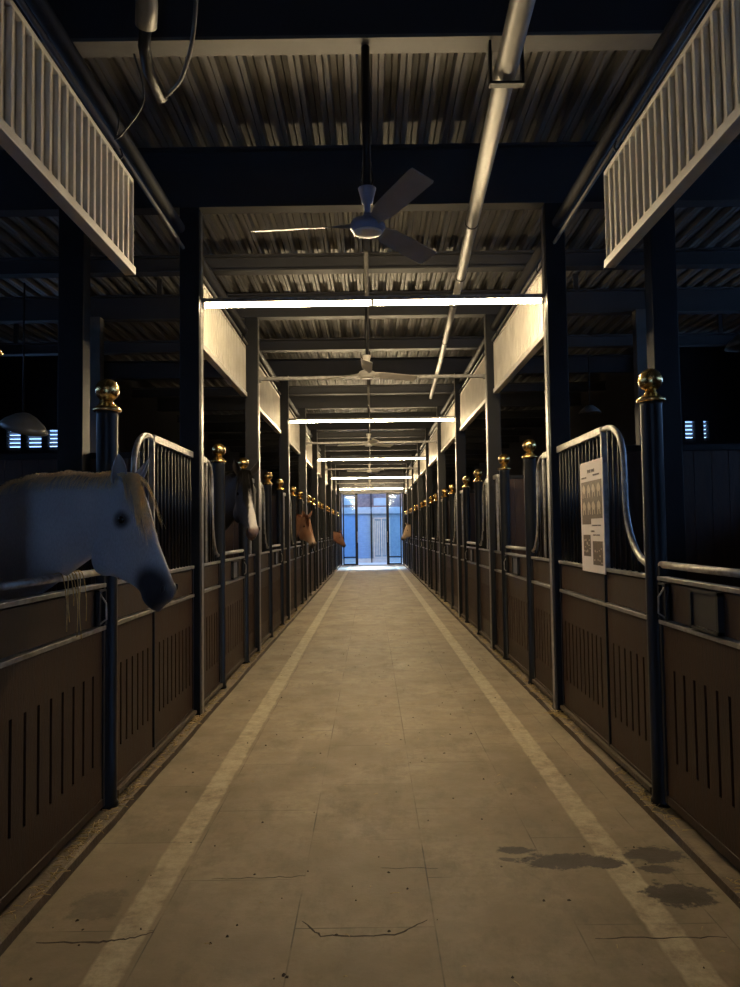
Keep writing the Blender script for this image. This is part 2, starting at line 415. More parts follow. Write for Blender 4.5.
def post(s, y):
    o = post0 if not used[0] else copy_tree(post0)
    used[0] = True
    o.location = (XL if s < 0 else XR, y, KZ - .0); sd = 'left' if s < 0 else 'right'
    o.scale = (1,1,1)
    o['label'] = 'black round post with brass ball top on the %s, %s from the camera' % (sd, ORD[pc[s]]); pc[s] += 1
    o['group'] = 'ball-topped gate posts on the ' + sd

# ------------------------------------------------------------------ stall panels and gates
ZF0, ZF1, ZG = 1.01, 1.235, 2.16
def boards(mb, X, s, y0, y1, z0, z1, pitch, sl0=.32, sl1=.78, th=.028, sw=.024, edge=.10):
    xa, xb = X - th/2, X + th/2
    mb.box(xa, xb, y0, y1, z0, sl0).box(xa, xb, y0, y1, sl1, z1)
    n = max(1, int(round((y1 - y0 - 2*edge)/pitch))); ys = [y0 + edge + (y1-y0-2*edge)*k/n for k in range(n+1)]
    e = [y0]
    for y in ys: e += [y - sw/2, y + sw/2]
    e.append(y1)
    for i in range(0, len(e), 2): mb.box(xa, xb, e[i], e[i+1], sl0, sl1)
    # backing board added a little way behind the slots, standing in for the dark stall
    mb.box(X + s*.055, X + s*.063, y0, y1, z0, z1)
def scurve(ya, yb, ztop, zbot):
    """rail from the tall end (ya,ztop) over a shoulder, down, and flaring out to the post (yb,zbot)"""
    d = 1 if yb > ya else -1; W = abs(yb - ya); H = ztop - zbot; P = []
    r1 = min(.30, W*.40)
    for k in range(9):
        a = PI/2 * k/8; P.append((ya + d*(W*.10 + r1*math.sin(a)), ztop - r1*.75*(1-math.cos(a))))
    xs = W*.10 + r1
    z1 = zbot + min(.42, H*.45); P.append((ya + d*(xs + .01), (ztop - r1*.75 + z1)/2))
    rw = W - xs - .015
    for k in range(9):
        a = PI/2 * k/8; P.append((ya + d*(xs + .015 + rw*(1-math.cos(a))), z1 - (z1 - zbot)*math.sin(a)))
    return [(ya, ztop)] + P
def interp_z(P, y):
    best = None
    for (a, za), (b2, zb) in zip(P[:-1], P[1:]):
        if (a <= y <= b2) or (b2 <= y <= a):
            t = 0 if a == b2 else (y-a)/(b2-a); z = za + (zb-za)*t
            best = z if best is None else max(best, z)
    return best
def stall_panel(s, y0, y1, straight, curve_to, lab, big=False):
    """straight=(a,b) y-range with level top; curve_to = y of the ball post (or None)"""
    X = XL if s < 0 else XR; sd = 'left' if s < 0 else 'right'
    t = thing('grille_fence', (X, (y0+y1)/2, KZ), lab, 'stall panel', 'slotted stall panels with grilles on the ' + sd)
    secs = [(y0, y1)] if not big else [(y0, straight[0]-.012), (straight[0]+.012, y1)]
    for (a, b2) in secs:
        mb = MB(); boards(mb, X, s, a+.02, b2-.02, KZ+.075, ZF0-.01, .10); mb.build('board_panel', M['brown'], t)
        MB().box(X-.012, X+.012, a+.02, b2-.02, ZF0+.02, ZF1-.02).build('frieze_board', M['frieze'], t)
    for hw, za, zb in ((.020, KZ, KZ+.075), (.028, ZF0-.012, ZF0+.012), (.028, ZF1-.012, ZF1+.012)):
        MB().box(X-hw, X+hw, y0, y1, za, zb).build('rail', M['edge'] if za > .5 else M['frieze'], t, bevel=.003)
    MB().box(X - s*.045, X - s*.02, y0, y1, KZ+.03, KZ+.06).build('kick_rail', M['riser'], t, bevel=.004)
    for a in ([y0+.012, y1-.012] + ([straight[0]] if big else [])):
        MB().box(X-.022, X+.022, a-.012, a+.012, KZ, ZF1).build('stile', M['black'], t, bevel=.003)
    a, b2 = straight
    MB().box(X-.022, X+.022, a, b2, ZG-.05, ZG).build('grille_top_rail', M['steel'], t, bevel=.004)
    far = a if (curve_to is not None and abs(curve_to - a) < abs(curve_to - b2)) else b2
    MB().box(X-.018, X+.018, far-.014, far+.014, ZF1+.01, ZG).build('grille_upright', M['steel'], t, bevel=.003)
    bars = MB(); n = int((b2-a)/.095)
    for k in range(n+1):
        y = a + .03 + (b2-a-.06)*k/max(1,n); bars.tube([(X, y, ZF1+.01), (X, y, ZG-.045)], .0085, 8)
    if curve_to is not None:
        P = scurve(far, curve_to, ZG-.02, ZF1+.06)
        pts = [(X, p[0], p[1]) for p in P]
        MB().tube(pts, .019, 10).build('curved_rail', M['steel'], t)
        d = 1 if curve_to > far else -1; W = abs(curve_to-far); n = int(W/.09)
        for k in range(1, n):
            y = far + d*W*k/n; z = interp_z(P, y)
            if z and z - ZF1 > .08: bars.tube([(X, y, ZF1+.01), (X, y, z-.008)], .0085, 8)
    bars.build('grille_bars', M['post'], t)
    return t
def stall_gate(s, y0, y1, lab):
    X = XL if s < 0 else XR; sd = 'left' if s < 0 else 'right'
    a, b2 = y0 + .075, y1 - .075
    t = thing('stall_gate', (X, (y0+y1)/2, KZ), lab, 'gate', 'low brown stall gates on the ' + sd)
    mb = MB(); boards(mb, X, s, a+.02, b2-.02, KZ+.075, ZF0-.01, .125, edge=.14); mb.build('board_panel', M['brown'], t)
    MB().box(X-.012, X+.012, a+.02, b2-.02, ZF0+.02, ZF1-.02).build('frieze_board', M['frieze'], t)
    for hw, za, zb in ((.020, KZ+.03, KZ+.075), (.026, ZF0-.012, ZF0+.010), (.026, ZF1-.012, ZF1+.010)):
        MB().box(X-hw, X+hw, a, b2, za, zb).build('rail', M['edge'] if za > .5 else M['frieze'], t, bevel=.003)
    for q in (a+.015, b2-.015): MB().box(X-.022, X+.022, q-.015, q+.015, KZ+.03, 1.30).build('stile', M['black'], t, bevel=.003)
    MB().tube([(X, a, 1.305), (X, b2, 1.305)], .019, 12).build('top_bar', M['steel'], t)
    xf = X - s*.03
    # name plate with a raised rim, and the slide latch by the far post
    ym = (a+b2)/2
    plated = not (s < 0 and y0 < 5)
    if plated: MB().box(xf, X - s*.012, ym-.13, ym+.13, ZF0+.035, ZF1-.035).build('name_plate', M['plate'] if y0 > 5 else M['plate_dark'], t, bevel=.004)
    rim = MB(); h = .009
    for (p, q, z0, z1) in ((ym-.15, ym-.13, ZF0+.02, ZF1-.02), (ym+.13, ym+.15, ZF0+.02, ZF1-.02)): rim.box(xf-s*h, X-s*.012, p, q, z0, z1)
    rim.box(xf-s*h, X-s*.012, ym-.15, ym+.15, ZF0+.02, ZF0+.035).box(xf-s*h, X-s*.012, ym-.15, ym+.15, ZF1-.035, ZF1-.02)
    if plated: rim.build('plate_rim', M['black'], t)
    yl = b2 - .09
    lt = MB().box(X-s*.012, X-s*.04, yl-.05, yl-.038, ZF0+.02, ZF1-.02).box(X-s*.012, X-s*.04, yl+.038, yl+.05, ZF0+.02, ZF1-.02)
    lt.box(X-s*.012, X-s*.04, yl-.05, yl+.05, ZF1-.03, ZF1-.02).box(X-s*.012, X-s*.022, yl-.05, yl+.05, ZF0+.02, ZF1-.02)
    l = lt.build('latch', M['black'], t, bevel=.002)
    hd = MB().tube([(X-s*.03, yl-.02, ZF1-.04), (X-s*.055, yl, ZF1-.09), (X-s*.05, yl+.02, ZF0+.05), (X-s*.03, yl-.02, ZF0+.03)], .005, 8)
    h2 = hd.build('latch_handle', M['steel'], l)
    h2.data.transform(Matrix.Translation(-Vector((X, (y0+y1)/2, KZ)))) 
    return t
def fr(v): return round(v, 3)
gates = {}
for s in (-1, 1):
    sd = 'left' if s < 0 else 'right'
    yA, yB = 2.79, 4.15 if s < 0 else 4.08
    # near bay
    post(s, yA); post(s, yB)
    stall_gate(s, yA, yB, 'low brown slotted gate on the %s nearest the camera%s' % (sd, ' under the white horse' if s < 0 else ''))
    stall_panel(s, 2.13, yA-.08, (2.13, 2.45), yA-.064, 'short stall panel on the %s before the nearest gate' % sd)
    stall_panel(s, yB+.075, PIL[0]-.01, (5.0 if s < 0 else 4.93, PIL[0]-.01), yB+.064, 'long slotted stall panel with grille on the %s between nearest gate and first pillar' % sd, big=True)
    for i in range(len(PIL)-1):
        p, q = PIL[i], PIL[i+1]; ya, yb = q - 2.08, q - .70
        post(s, ya); post(s, yb)
        W1 = ya - (p+PS)
        stall_panel(s, p+PS+.01, ya-.075, (p+PS+.01, p+PS+.01+W1*.35), ya-.064, 'slotted panel with curved grille on the %s just past pillar %s from the camera' % (sd, ORD[i]))
        stall_gate(s, ya, yb, 'low brown stall gate on the %s, %s from the camera' % (sd, ORD[i+1]))
        stall_panel(s, yb+.075, q-.01, (q-.22, q-.01), yb+.064, 'narrow panel with curved grille on the %s just before pillar %s from the camera' % (sd, ORD[i+1]))
    # divider walls between stalls
    for i, p in enumerate([1.95] + PIL):
        X0 = PL - PS if s < 0 else PR + PS; x1 = s*4.28
        t = thing('stall_divider', ((X0+x1)/2, p+.08, KZ), 'brown boarded divider wall between %s stalls, at pillar %s' % (sd, ['beside the camera'] [0] if i == 0 else ORD[i-1] + ' from the camera'), 'partition', 'boarded dividers between the stalls on the ' + sd)
        mb = MB(); x = X0 + s*.02
        while abs(x) < 4.14:
            mb.box(x, x + s*.138, p+.06, p+.10, KZ, 2.12); x += s*.142
        mb.build('boards', M['divider'], t)
        MB().box(X0, s*4.28, p+.05, p+.11, 2.12, 2.17).build('cap_rail', M['black'], t, bevel=.004)
    # back partition of the stalls
    t = thing('rear_partition', (s*4.33, 14, KZ), 'long brown boarded partition at the back of the %s stalls' % sd, 'partition')
    mb = MB(); y = 1.95
    while y < YE-.2: mb.box(s*4.30, s*4.34, y, y+.21, KZ, 2.12); y += .214
    mb.build('boards', M['divider'], t)
    MB().box(s*4.29, s*4.35, 1.95, YE-.02, 2.12, 2.17).build('cap_rail', M['black'], t)

# ------------------------------------------------------------------ hanging white louvre screens
def screen(s, y0, y1, lab):
    X = -1.50 if s < 0 else 1.53; z0, z1 = 3.17, 3.76
    t = thing('louvre_screen', (X, (y0+y1)/2, z0), lab, 'screen', 'white slatted screens on the ' + ('left' if s < 0 else 'right'))
    fx0, fx1 = X - .02, X + .02
    frm = MB().box(fx0, fx1, y0, y1, z1-.028, z1).box(fx0, fx1, y0, y0+.012, z0, z1).box(fx0, fx1, y1-.012, y1, z0, z1)
    frm.build('frame', M['white'], t, bevel=.003)
    MB().box(X-.035, X+.035, y0, y1, z0-.03, z0+.02).build('bottom_ledge', M['white'], t, bevel=.004)
    bk = MB().box(X + s*.008, X + s*.016, y0+.01, y1-.01, z0+.01, z1-.02); bk.build('back_sheet', M['white'], t)
    sl = MB(); n = int((y1-y0)/.095)
    for k in range(1, n):
        y = y0 + (y1-y0)*k/n
        sl.box(X - s*.018, X + s*.010, y-.014, y+.014, z0+.01, z1-.02)
    sl.build('slats', M['white'], t, bevel=.004)
    for y in (y0+.35, y1-.25):
        MB().tube([(X-s*.0, y, z1-.01), (X-s*.03, y, z1+.03), (X-s*.02, y, z1+.07), (X, y, z1+.075)], .006, 8).build('hook', M['black'], t)
for s in (-1, 1):
    sd = 'left' if s < 0 else 'right'
    screen(s, 2.25, 4.74 if s < 0 else 4.73, 'white slatted screen hanging high on the %s, nearest the camera' % sd)
    for i in range(len(PIL)-1):
        screen(s, PIL[i]+.19, PIL[i+1]-.22, 'cream slatted screen hanging high on the %s, %s from the camera' % (sd, ORD[i+1]))
    X = -1.50 if s < 0 else 1.53
    a = MB().tube([(X, Y0+.02, 3.835), (X, YE-.02, 3.835)], .014, 10).build('hanging_rod', M['pipe'])
    tag(a, 'thin bright rod the %s screens hang from' % sd, 'rod')
    a = MB().tube([(X + s*.03, Y0+.02, 4.0), (X + s*.03, YE-.02, 4.0)], .045, 14).build('overhead_pipe', M['beam'])
    tag(a, 'thick dark pipe running high above the %s screens' % sd, 'pipe')

# ------------------------------------------------------------------ ceiling fans
def fan(y, ang, body, lab, z=3.16, ztop=ZB, R=.64):
    cx = .005 if y < 5 else -.02
    t = thing('ceiling_fan', (cx, y, z), lab, 'fan', 'ceiling fans along the aisle')
    MB().tube([(cx, y, z+.21), (cx, y, ztop)], .024 if y < 5 else .014, 10).build('drop_rod', M['black'], t)
    MB().lathe(cx, y, [(.018,z+.06),(.018,z+.12),(.030,z+.13),(.036,z+.16),(.048,z+.205),(.050,z+.212),(.02,z+.216)], 20).build('canopy', body, t)
    MB().lathe(cx, y, [(.035,z-.035),(.075,z-.030),(.095,z-.012),(.097,z+.004),(.085,z+.028),(.045,z+.048),(.024,z+.055),(.020,z+.075)], 28).build('motor_housing', body, t)
    MB().lathe(cx, y, [(.02,z-.044),(.066,z-.041),(.079,z-.034),(.079,z-.030),(.02,z-.029)], 28).build('bottom_cap', M['fanwhite'], t)
    if y < 5:
        for sx in (-1, 1):
            MB().tube([(cx+sx*.016, y, z+.21), (cx+sx*.034, y, z+.26), (cx+sx*.026, y, z+.31), (cx+sx*.02, y, z+.36)], .006, 8).build('hanger_clip', M['black'], t)
    for k in range(3):
        a = ang + k*2*PI/3; u = Vector((math.cos(a), math.sin(a), 0)); w = Vector((-math.sin(a), math.cos(a), 0))
        vs = []; st = [(.085,.022),(.13,.030),(.20,.052),(.35,.058),(.5,.060),(R-.02,.062),(R,.056)]
        for (r, hw) in st:
            for (q, dz) in ((-1, .021), (1, -.021)):
                for th in (.002, -.002):
                    p = Vector((cx, y, z+.008)) + u*r + w*hw*q; vs.append((p.x, p.y, p.z + dz + th))
        fs = []
        for i in range(len(st)-1):
            b = i*4; c = b+4; fs += [(b, b+2, c+2, c), (b+1, c+1, c+3, b+3), (b, c, c+1, b+1), (b+2, b+3, c+3, c+2)]
        fs += [(0,1,3,2), (len(vs)-4, len(vs)-2, len(vs)-1, len(vs)-3)]
        mb = MB(); mb.add(vs, fs); mb.build('blade', M['blade'] if y < 5 else body, t)
fan(4.07, PI-.10, M['fanblue'], 'blue-grey three-bladed ceiling fan nearest the camera')
for i, y in enumerate((8.5, 15.4, 22.3, 29.2)):
    fan(y, .35 + i*.4 if i else PI/6, M['fanwhite'], 'cream ceiling fan hanging over the aisle, %s from the camera' % ORD[i+1], z=3.27, R=.66)

# centre conduit under the beams
c = MB().tube([(-.01, 6.9, 4.075), (-.01, YE-.02, 4.075)], .022, 10).build('conduit', M['flange']); tag(c, 'straight grey conduit along the middle of the roof', 'conduit')

# big galvanised pipe drifting towards the right wall
pts = [(.72,1.5,4.05),(.735,2.6,4.04),(.765,3.87,4.0),(.81,5.0,4.0),(.85,5.9,4.0),(.92,7.4,4.0),(.98,9.0,4.0),(1.06,11.1,4.0),(1.16,14.2,4.0)]
t = thing('galvanised_pipe', (.72,3.8,4.0), 'long grey galvanised pipe slung under the roof beams, right of centre', 'pipe')
MB().tube(pts[:6], 0, 20, rs=[.062,.062,.060,.056,.052,.048]).build('wide_length', M['pipe'], t)
MB().tube([(p[0],p[1],p[2]) for p in pts[5:]], 0, 16, rs=[.042,.038,.034,.032]).build('narrow_length', M['pipe'], t)
for (x, y, r) in ((.739,2.75,.066),(.741,2.82,.066),(.743,2.89,.066),(.858,6.08,.055),(.92,7.4,.052),(.955,8.3,.044),(1.02,10.0,.041)):
    MB().tube([(x-.0005, y-.012, 4.0 + (.03 if y < 3 else 0)), (x+.0005, y+.012, 4.0 + (.03 if y < 3 else 0))], r, 20).build('joint_band', M['black'], t)
b = MB().box(.68,.87,4.02,4.07,3.925,3.94).box(.68,.695,4.02,4.07,3.93,ZB).box(.855,.87,4.02,4.07,3.93,ZB); b.build('bracket', M['black'], t, bevel=.003)

# left: downpipe elbow and looping cable
t = thing('elbow_pipe', (-1.0,3.6,4.1), 'grey pipe with a bent end hanging at the top left', 'pipe')
MB().tube([(-1.03,2.8,ZD),(-1.04,2.95,4.45),(-1.05,3.2,4.30),(-1.06,3.55,4.20),(-1.08,3.66,4.14),(-1.11,3.75,4.09)], .055, 18).build('pipe_run', M['pipe'], t)
for y, x, z in ((3.32,-1.053,4.265),(3.44,-1.057,4.231)):
    MB().tube([(x, y-.01, z), (x-.001, y+.01, z-.003)], .060, 18).build('joint_band', M['black'], t)
MB().tube([(-1.11,3.74,4.09),(-1.15,3.85,4.05),(-1.17,4.0,4.01),(-1.15,4.20,3.97)], .032, 12).build('outlet', M['black'], t)
cb = MB(); P0 = [Vector(p) for p in ((-.74,3.1,ZD),(-.75,3.2,4.45),(-.775,3.4,4.28),(-.82,3.6,4.13),(-.89,3.8,4.02),(-.99,4.0,3.97),(-1.08,4.12,3.965),(-1.135,4.18,3.965))]
def smooth_path(P, n=6):
    out = []
    for i in range(len(P)-1):
        p0 = P[max(i-1,0)]; p1 = P[i]; p2 = P[i+1]; p3 = P[min(i+2,len(P)-1)]
        for k in range(n):
            u = k/n; out.append(.5*((2*p1) + (-p0+p2)*u + (2*p0-5*p1+4*p2-p3)*u*u + (-p0+3*p1-3*p2+p3)*u**3))
    out.append(P[-1]); return out
cb.tube(smooth_path(P0), .011, 8); tag(cb.build('cable', M['flange']), 'loose grey cable looping down from the roof at top left', 'cable')
wires = []
for k, pp in enumerate(([(-1.45,4.3,4.0),(-1.43,4.3,3.90),(-1.45,4.32,3.83)], [(-1.28,4.1,4.17),(-1.27,4.25,4.0),(-1.42,4.35,3.86),(-1.5,4.4,3.84)])):
    a = MB().tube(smooth_path([Vector(p) for p in pp]), .006, 6).build('wire', M['rubber'])
    tag(a, ['short black wire dropping beside the left screen rod', 'thin black wire sagging from roof beam to left screen rod'][k], 'wire')

# ------------------------------------------------------------------ poster on the right grille
def poster():
    y0, y1, z0, z1 = 4.86, 5.38, 1.205, 1.955; X = XR - .030
    t = thing('poster', (X, (y0+y1)/2, z0), 'tall pale poster with brown photos fixed to the right grille', 'poster')
    MB().box(X-.004, X+.004, y0, y1, z0, z1).build('board', M['paper'], t, bevel=.001)
    def U(u): return y1 - (y1-y0)*u     # left to right as read from the aisle
    def V(v): return z1 - (z1-z0)*v
    def rect(name, m, u0, u1, v0, v1, d=.0055):
        mb = MB().box(X-d, X-.0035, U(u0), U(u1), V(v0), V(v1)); return mb.build(name, m, t)
    rect('photo', M['photo'], .06, .95, .18, .52); rect('photo', M['photo'], .06, .46, .52, .57)
    rect('photo', M['photo'], .10, .42, .665, .86); rect('photo', M['photo'], .52, .93, .72, .93)
    random.seed(5); mb = MB()
    for row in (0, 1):
        for k in range(4):
            u = .10 + k*.215 + random.uniform(-.01,.01); v = .225 + row*.155
            pts = [(0,.0),(.05,-.02),(.09,.0),(.12,.03),(.10,.055),(.115,.10),(.085,.10),(.075,.06),(.03,.06),(.02,.105),(-.005,.105),(0,.05),(-.02,.03)]
            mb = MB(); vs = [(X-.0065, U(u+.02+p[0]*1.1), V(v + p[1])) for p in pts]; mb.add(vs, [tuple(range(len(vs)))])
            vs2 = [(X-.0058, a[1], a[2]) for a in vs]; mb.add(vs2, [tuple(reversed(range(len(vs2))))])
            n_ = len(vs); mb.f += [(j, n_+j, n_+(j+1)%n_, (j+1)%n_) for j in range(n_)]; mb.sm += [False]*n_
            mb.build('picture_figure', M['photo2'], t)
    mb = MB()
    for k in range(26):
        u = random.choice([random.uniform(.12,.38), random.uniform(.55,.88)]); v = random.uniform(.69,.84) if u < .45 else random.uniform(.75,.91)
        mb.box(X-.0065, X-.0055, U(u), U(u+random.uniform(.02,.05)), V(v), V(v+random.uniform(.008,.02)))
    mb.build('picture_speckle', M['photo2'], t)['kind'] = 'stuff'
    ink = MB()
    def glyph(u, v, h, w):     # a compact character-like mark
        for k in range(3): ink.box(X-.0062, X-.0038, U(u), U(u+w), V(v+h*(.1+.38*k)), V(v+h*(.1+.38*k)+h*.11))
        ink.box(X-.0062, X-.0038, U(u+w*.42), U(u+w*.56), V(v), V(v+h))
        if random.random() < .6: ink.box(X-.0062, X-.0038, U(u), U(u+w*.13), V(v+h*.1), V(v+h*.9))
    for k in range(4): glyph(.34 + k*.085, .075, .030, .07)
    for k in range(5): glyph(.08 + k*.045, .135, .014, .034)
    for k in range(6): glyph(.60 + k*.045, .125, .014, .034)
    for k in range(8): glyph(.50 + k*.05, .575, .012, .032)
    for k in range(3): glyph(.44 + k*.06, .625, .016, .045)
    for k in range(6): glyph(.55 + k*.05, .66, .012, .032)
    ink.build('lettering', M['ink'], t)
poster()

# ------------------------------------------------------------------ round lamps deep in the stalls
def dome(name, c, r, h, tilt, lab):
    t = thing(name, c, lab, 'lamp')
    o = MB().lathe(0, 0, [(.03, h), (.05, h*.97), (r*.45, h*.80), (r*.8, h*.40), (r, 0), (r*.985, 0), (r*.79, h*.36), (r*.42, h*.75), (.02, h*.9)], 32).build('shade', M['lamp_shade'], t)
    o.data.transform(Matrix.Translation(Vector(c))); o.rotation_euler = tilt
    p = MB().tube([(0,0,h*.9), (0,0,ZB - c[2] - .0)], .01, 8).build('stem', M['black'], t).data.transform(Matrix.Translation(Vector(c)))
dome('pendant_lamp', (-3.62, 7.9, 2.62), .25, .17, (.25, .32, 0), 'large tilted dark lamp shade hanging in the left stalls')
dome('pendant_lamp', (3.95, 7.9, 3.37), .20, .16, (0, 0, 0), 'dark domed lamp shade at the right edge of the photo')
dome('pendant_lamp', (3.30, 11.0+.3, 3.22), .17, .12, (0, 0, 0), 'small domed lamp behind the right ball-topped post')

# ------------------------------------------------------------------ far end: sliding glass leaves, alley and building across it
def leaf(idx, x0, x1, y):
    fr = .055; fi = .12; a_, c_ = (fr, fi) if x0 < 0 else (fi, fr); H = EZ - .03
    d = MB().box(x0, x0+a_, y, y+.05, .01, H).box(x1-c_, x1, y, y+.05, .01, H).box(x0, x1, y, y+.05, H-.05, H).box(x0, x1, y, y+.05, .01, .07).box(x0, x1, y, y+.05, .33, .38)
    o = d.build('door_%d' % idx, M['black']); struct(o)
    g = MB().box(x0+a_, x1-c_, y+.022, y+.028, .38, H-.05).build('glass_pane', M['glass'], o)
    MB().box(x0+a_, x1-c_, y+.022, y+.028, .07, .33).build('lower_pane', M['glass'], o)
    hx = x1-.03 if x0 < 0 else x0+.03
    MB().tube([(hx, y-.03, 1.0), (hx, y-.03, 1.5)], .012, 8).build('pull_handle', M['steel'], o)
leaf(1, EL+.05, EL+.72, YE-.12); leaf(2, ER-.72, ER-.05, YE-.12)
b = MB().box(EL-.02, ER+.02, YE-.14, YE-.03, EZ-.03, EZ+.05).build('trim_40', M['black']); struct(b)

AY = 36.7
struct(MB().box(-9, 9, YE+.3, AY+.2, -.2, -.005).build('floor_alley', M['alleyfloor']))
t = thing('building', (0, AY+2, 0), 'pale building with blue shutters across the alley, seen through the end door', 'building')
MB().box(-9, 9, AY, AY+4, 2.62, 3.42).build('upper_wall', M['facade'], t)
MB().box(-9, 9, AY-.10, AY+.5, 2.35, 2.66).build('canopy_band', M['facade_pale'], t, bevel=.02)
MB().box(-9, 9, AY, AY+4, 0, 2.4).build('lower_wall', M['facade_grey'], t)
sh = MB()
for k in range(24): sh.box(-1.9, -.03, AY-.03, AY-.005, .22 + k*.088, .22 + k*.088+.080)
sh.build('roller_shutter', M['facade_blue'], t, bevel=.004)
MB().box(.0, .05, AY-.10, AY-.01, 0, 3.4).build('downpipe', M['black'], t)
dd = MB().box(.12,.18,AY-.05,AY,.25,2.15).box(.86,.92,AY-.05,AY,.25,2.15).box(.12,.92,AY-.05,AY,2.1,2.16).box(.12,.92,AY-.05,AY,.22,.28).box(.49,.54,AY-.05,AY,.25,2.15)
d = dd.build('door_frame', M['facade_pale'], t)
vs = MB()
for k in range(3): vs.box(.22+k*.08,.26+k*.08,AY-.03,AY-.005,.35,2.0); 
for k in range(3): vs.box(.60+k*.08,.63+k*.08,AY-.03,AY-.005,.35,2.0)
vs.build('door_slats', M['facade_pale'], t)
MB().box(-9, 9, AY-.06, AY, 0, .2).build('plinth', M['facade_pale'], t)
for (x, z) in ((-1.0, 2.95), (.5, 2.9)):
    MB().box(x-.35, x+.35, AY-.03, AY-.005, z-.16, z+.2).build('upper_window', M['facade_pale'], t, bevel=.004)

# ------------------------------------------------------------------ straw on the kerbs, specks on the floor
def strands(name, spots, m, lab, cat, zf, ln=(.02,.07), r=.0021):
    mb = MB()
    for (x, y) in spots:
        a = random.uniform(0, 2*PI); L = random.uniform(*ln); z = zf + random.uniform(.001,.012)
        p = Vector((x,y,z)); d = Vector((math.cos(a), math.sin(a), random.uniform(-.1,.25)))
        q = p + d*L*.5 + Vector((0,0,.003)); e = p + d*L; e.z = max(e.z, zf+.002)
        mb.tube([p, q, e], r, 4)
    o = mb.build(name, m); tag(o, lab, cat, kind='stuff'); return o
random.seed(11)
sp = []
for k in range(520):
    y = 2.6 + random.random()**1.6*14; cl = noise.noise(Vector((0, y*1.3, 3)))
    if cl > -.15: sp.append((random.uniform(XL+.045, KL-.015), y))
for k in range(90): sp.append((random.gauss(-1.385,.02), random.gauss(6.02,.09)))
strands('straw', sp, M['straw'], 'loose straw bits lying along the left kerb', 'straw', KZ)
sp = []
for k in range(620):
    y = 2.6 + random.random()**1.6*14; cl = noise.noise(Vector((5, y*1.3, 3)))
    if cl > -.2: sp.append((random.uniform(KR+.015, XR-.045), y))
for k in range(70): sp.append((random.gauss(1.44,.02), random.gauss(5.98,.06)))
strands('straw', sp, M['straw'], 'loose straw bits lying along the right kerb', 'straw', KZ)
mb = MB()
for k in range(170):
    y = 2.4 + random.random()**1.4*9; x = random.uniform(-1.25,1.3); r = random.uniform(.002,.008)*(1 if y < 5 else 1.3)
    n = 7; ph = random.random()*6; vs = [(x,y,.006*random.random()+.003)]
    for j in range(n): a = ph+2*PI*j/n; rr = r*random.uniform(.6,1.3); vs.append((x+rr*math.cos(a), y+rr*1.2*math.sin(a), .0005))
    mb.add(vs, [(0,j+1,(j+1)%n+1) for j in range(n)])
tag(mb.build('dirt', M['dirt']), 'small dark dirt crumbs scattered over the aisle floor', 'dirt', kind='stuff')
sp = [(random.uniform(-1.2,1.3), 2.5 + random.random()**1.3*8) for k in range(60)]
strands('hay', sp, M['straw'], 'single pale hay stalks scattered over the aisle floor', 'hay', 0, (.012,.04), .0012)
#HORSES
# ------------------------------------------------------------------ horses
def coat_mat(name, rough=.6, sheen=.08):
    m = bpy.data.materials.new(name); m.use_nodes = True; nt = m.node_tree; b = nt.nodes['Principled BSDF']; L = nt.links
    at = nt.nodes.new('ShaderNodeAttribute'); at.attribute_name = 'coat'
    tc = nt.nodes.new('ShaderNodeNewGeometry')
    mp = nt.nodes.new('ShaderNodeMapping'); mp.inputs['Scale'].default_value = (60, 60, 22); L.new(tc.outputs['Position'], mp.inputs[0])
    n = nt.nodes.new('ShaderNodeTexNoise'); n.inputs['Scale'].default_value = 3; n.inputs['Detail'].default_value = 5; L.new(mp.outputs[0], n.inputs['Vector'])
    mr = nt.nodes.new('ShaderNodeMapRange'); mr.inputs['To Min'].default_value = .72; mr.inputs['To Max'].default_value = 1.2; L.new(n.outputs['Fac'], mr.inputs[0])
    mx = nt.nodes.new('ShaderNodeMix'); mx.data_type = 'RGBA'; mx.blend_type = 'MULTIPLY'; mx.inputs[0].default_value = 1
    L.new(at.outputs['Color'], mx.inputs[6]); L.new(mr.outputs[0], mx.inputs[7]); L.new(mx.outputs[2], b.inputs['Base Color'])
    b.inputs['Roughness'].default_value = rough; b.inputs['Specular IOR Level'].default_value = .3
    b.inputs['Sheen Weight'].default_value = sheen; b.inputs['Sheen Roughness'].default_value = .4
    bp = nt.nodes.new('ShaderNodeBump'); bp.inputs['Strength'].default_value = .35; bp.inputs['Distance'].default_value = .004
    L.new(n.outputs['Fac'], bp.inputs['Height']); L.new(bp.outputs[0], b.inputs['Normal'])
    return m
def loft(mb, secs, n=20, flat=1.0):
    vs = []; fs = []
    for (tu, tz, bu, bz, w) in secs:
        mu, mz = (tu+bu)/2, (tz+bz)/2; hu, hz = (tu-bu)/2, (tz-bz)/2
        for k in range(n):
            a = 2*PI*k/n; c, s_ = math.cos(a), math.sin(a)
            s2 = math.copysign(abs(s_)**flat, s_)
            vs.append((mu + hu*c, w*s2, mz + hz*c))
    for i in range(len(secs)-1):
        for k in range(n): fs.append((i*n+k, i*n+(k+1)%n, (i+1)*n+(k+1)%n, (i+1)*n+k))
    fs.append(tuple(reversed(range(n)))); fs.append(tuple((len(secs)-1)*n+k for k in range(n)))
    mb.add(vs, fs, True)
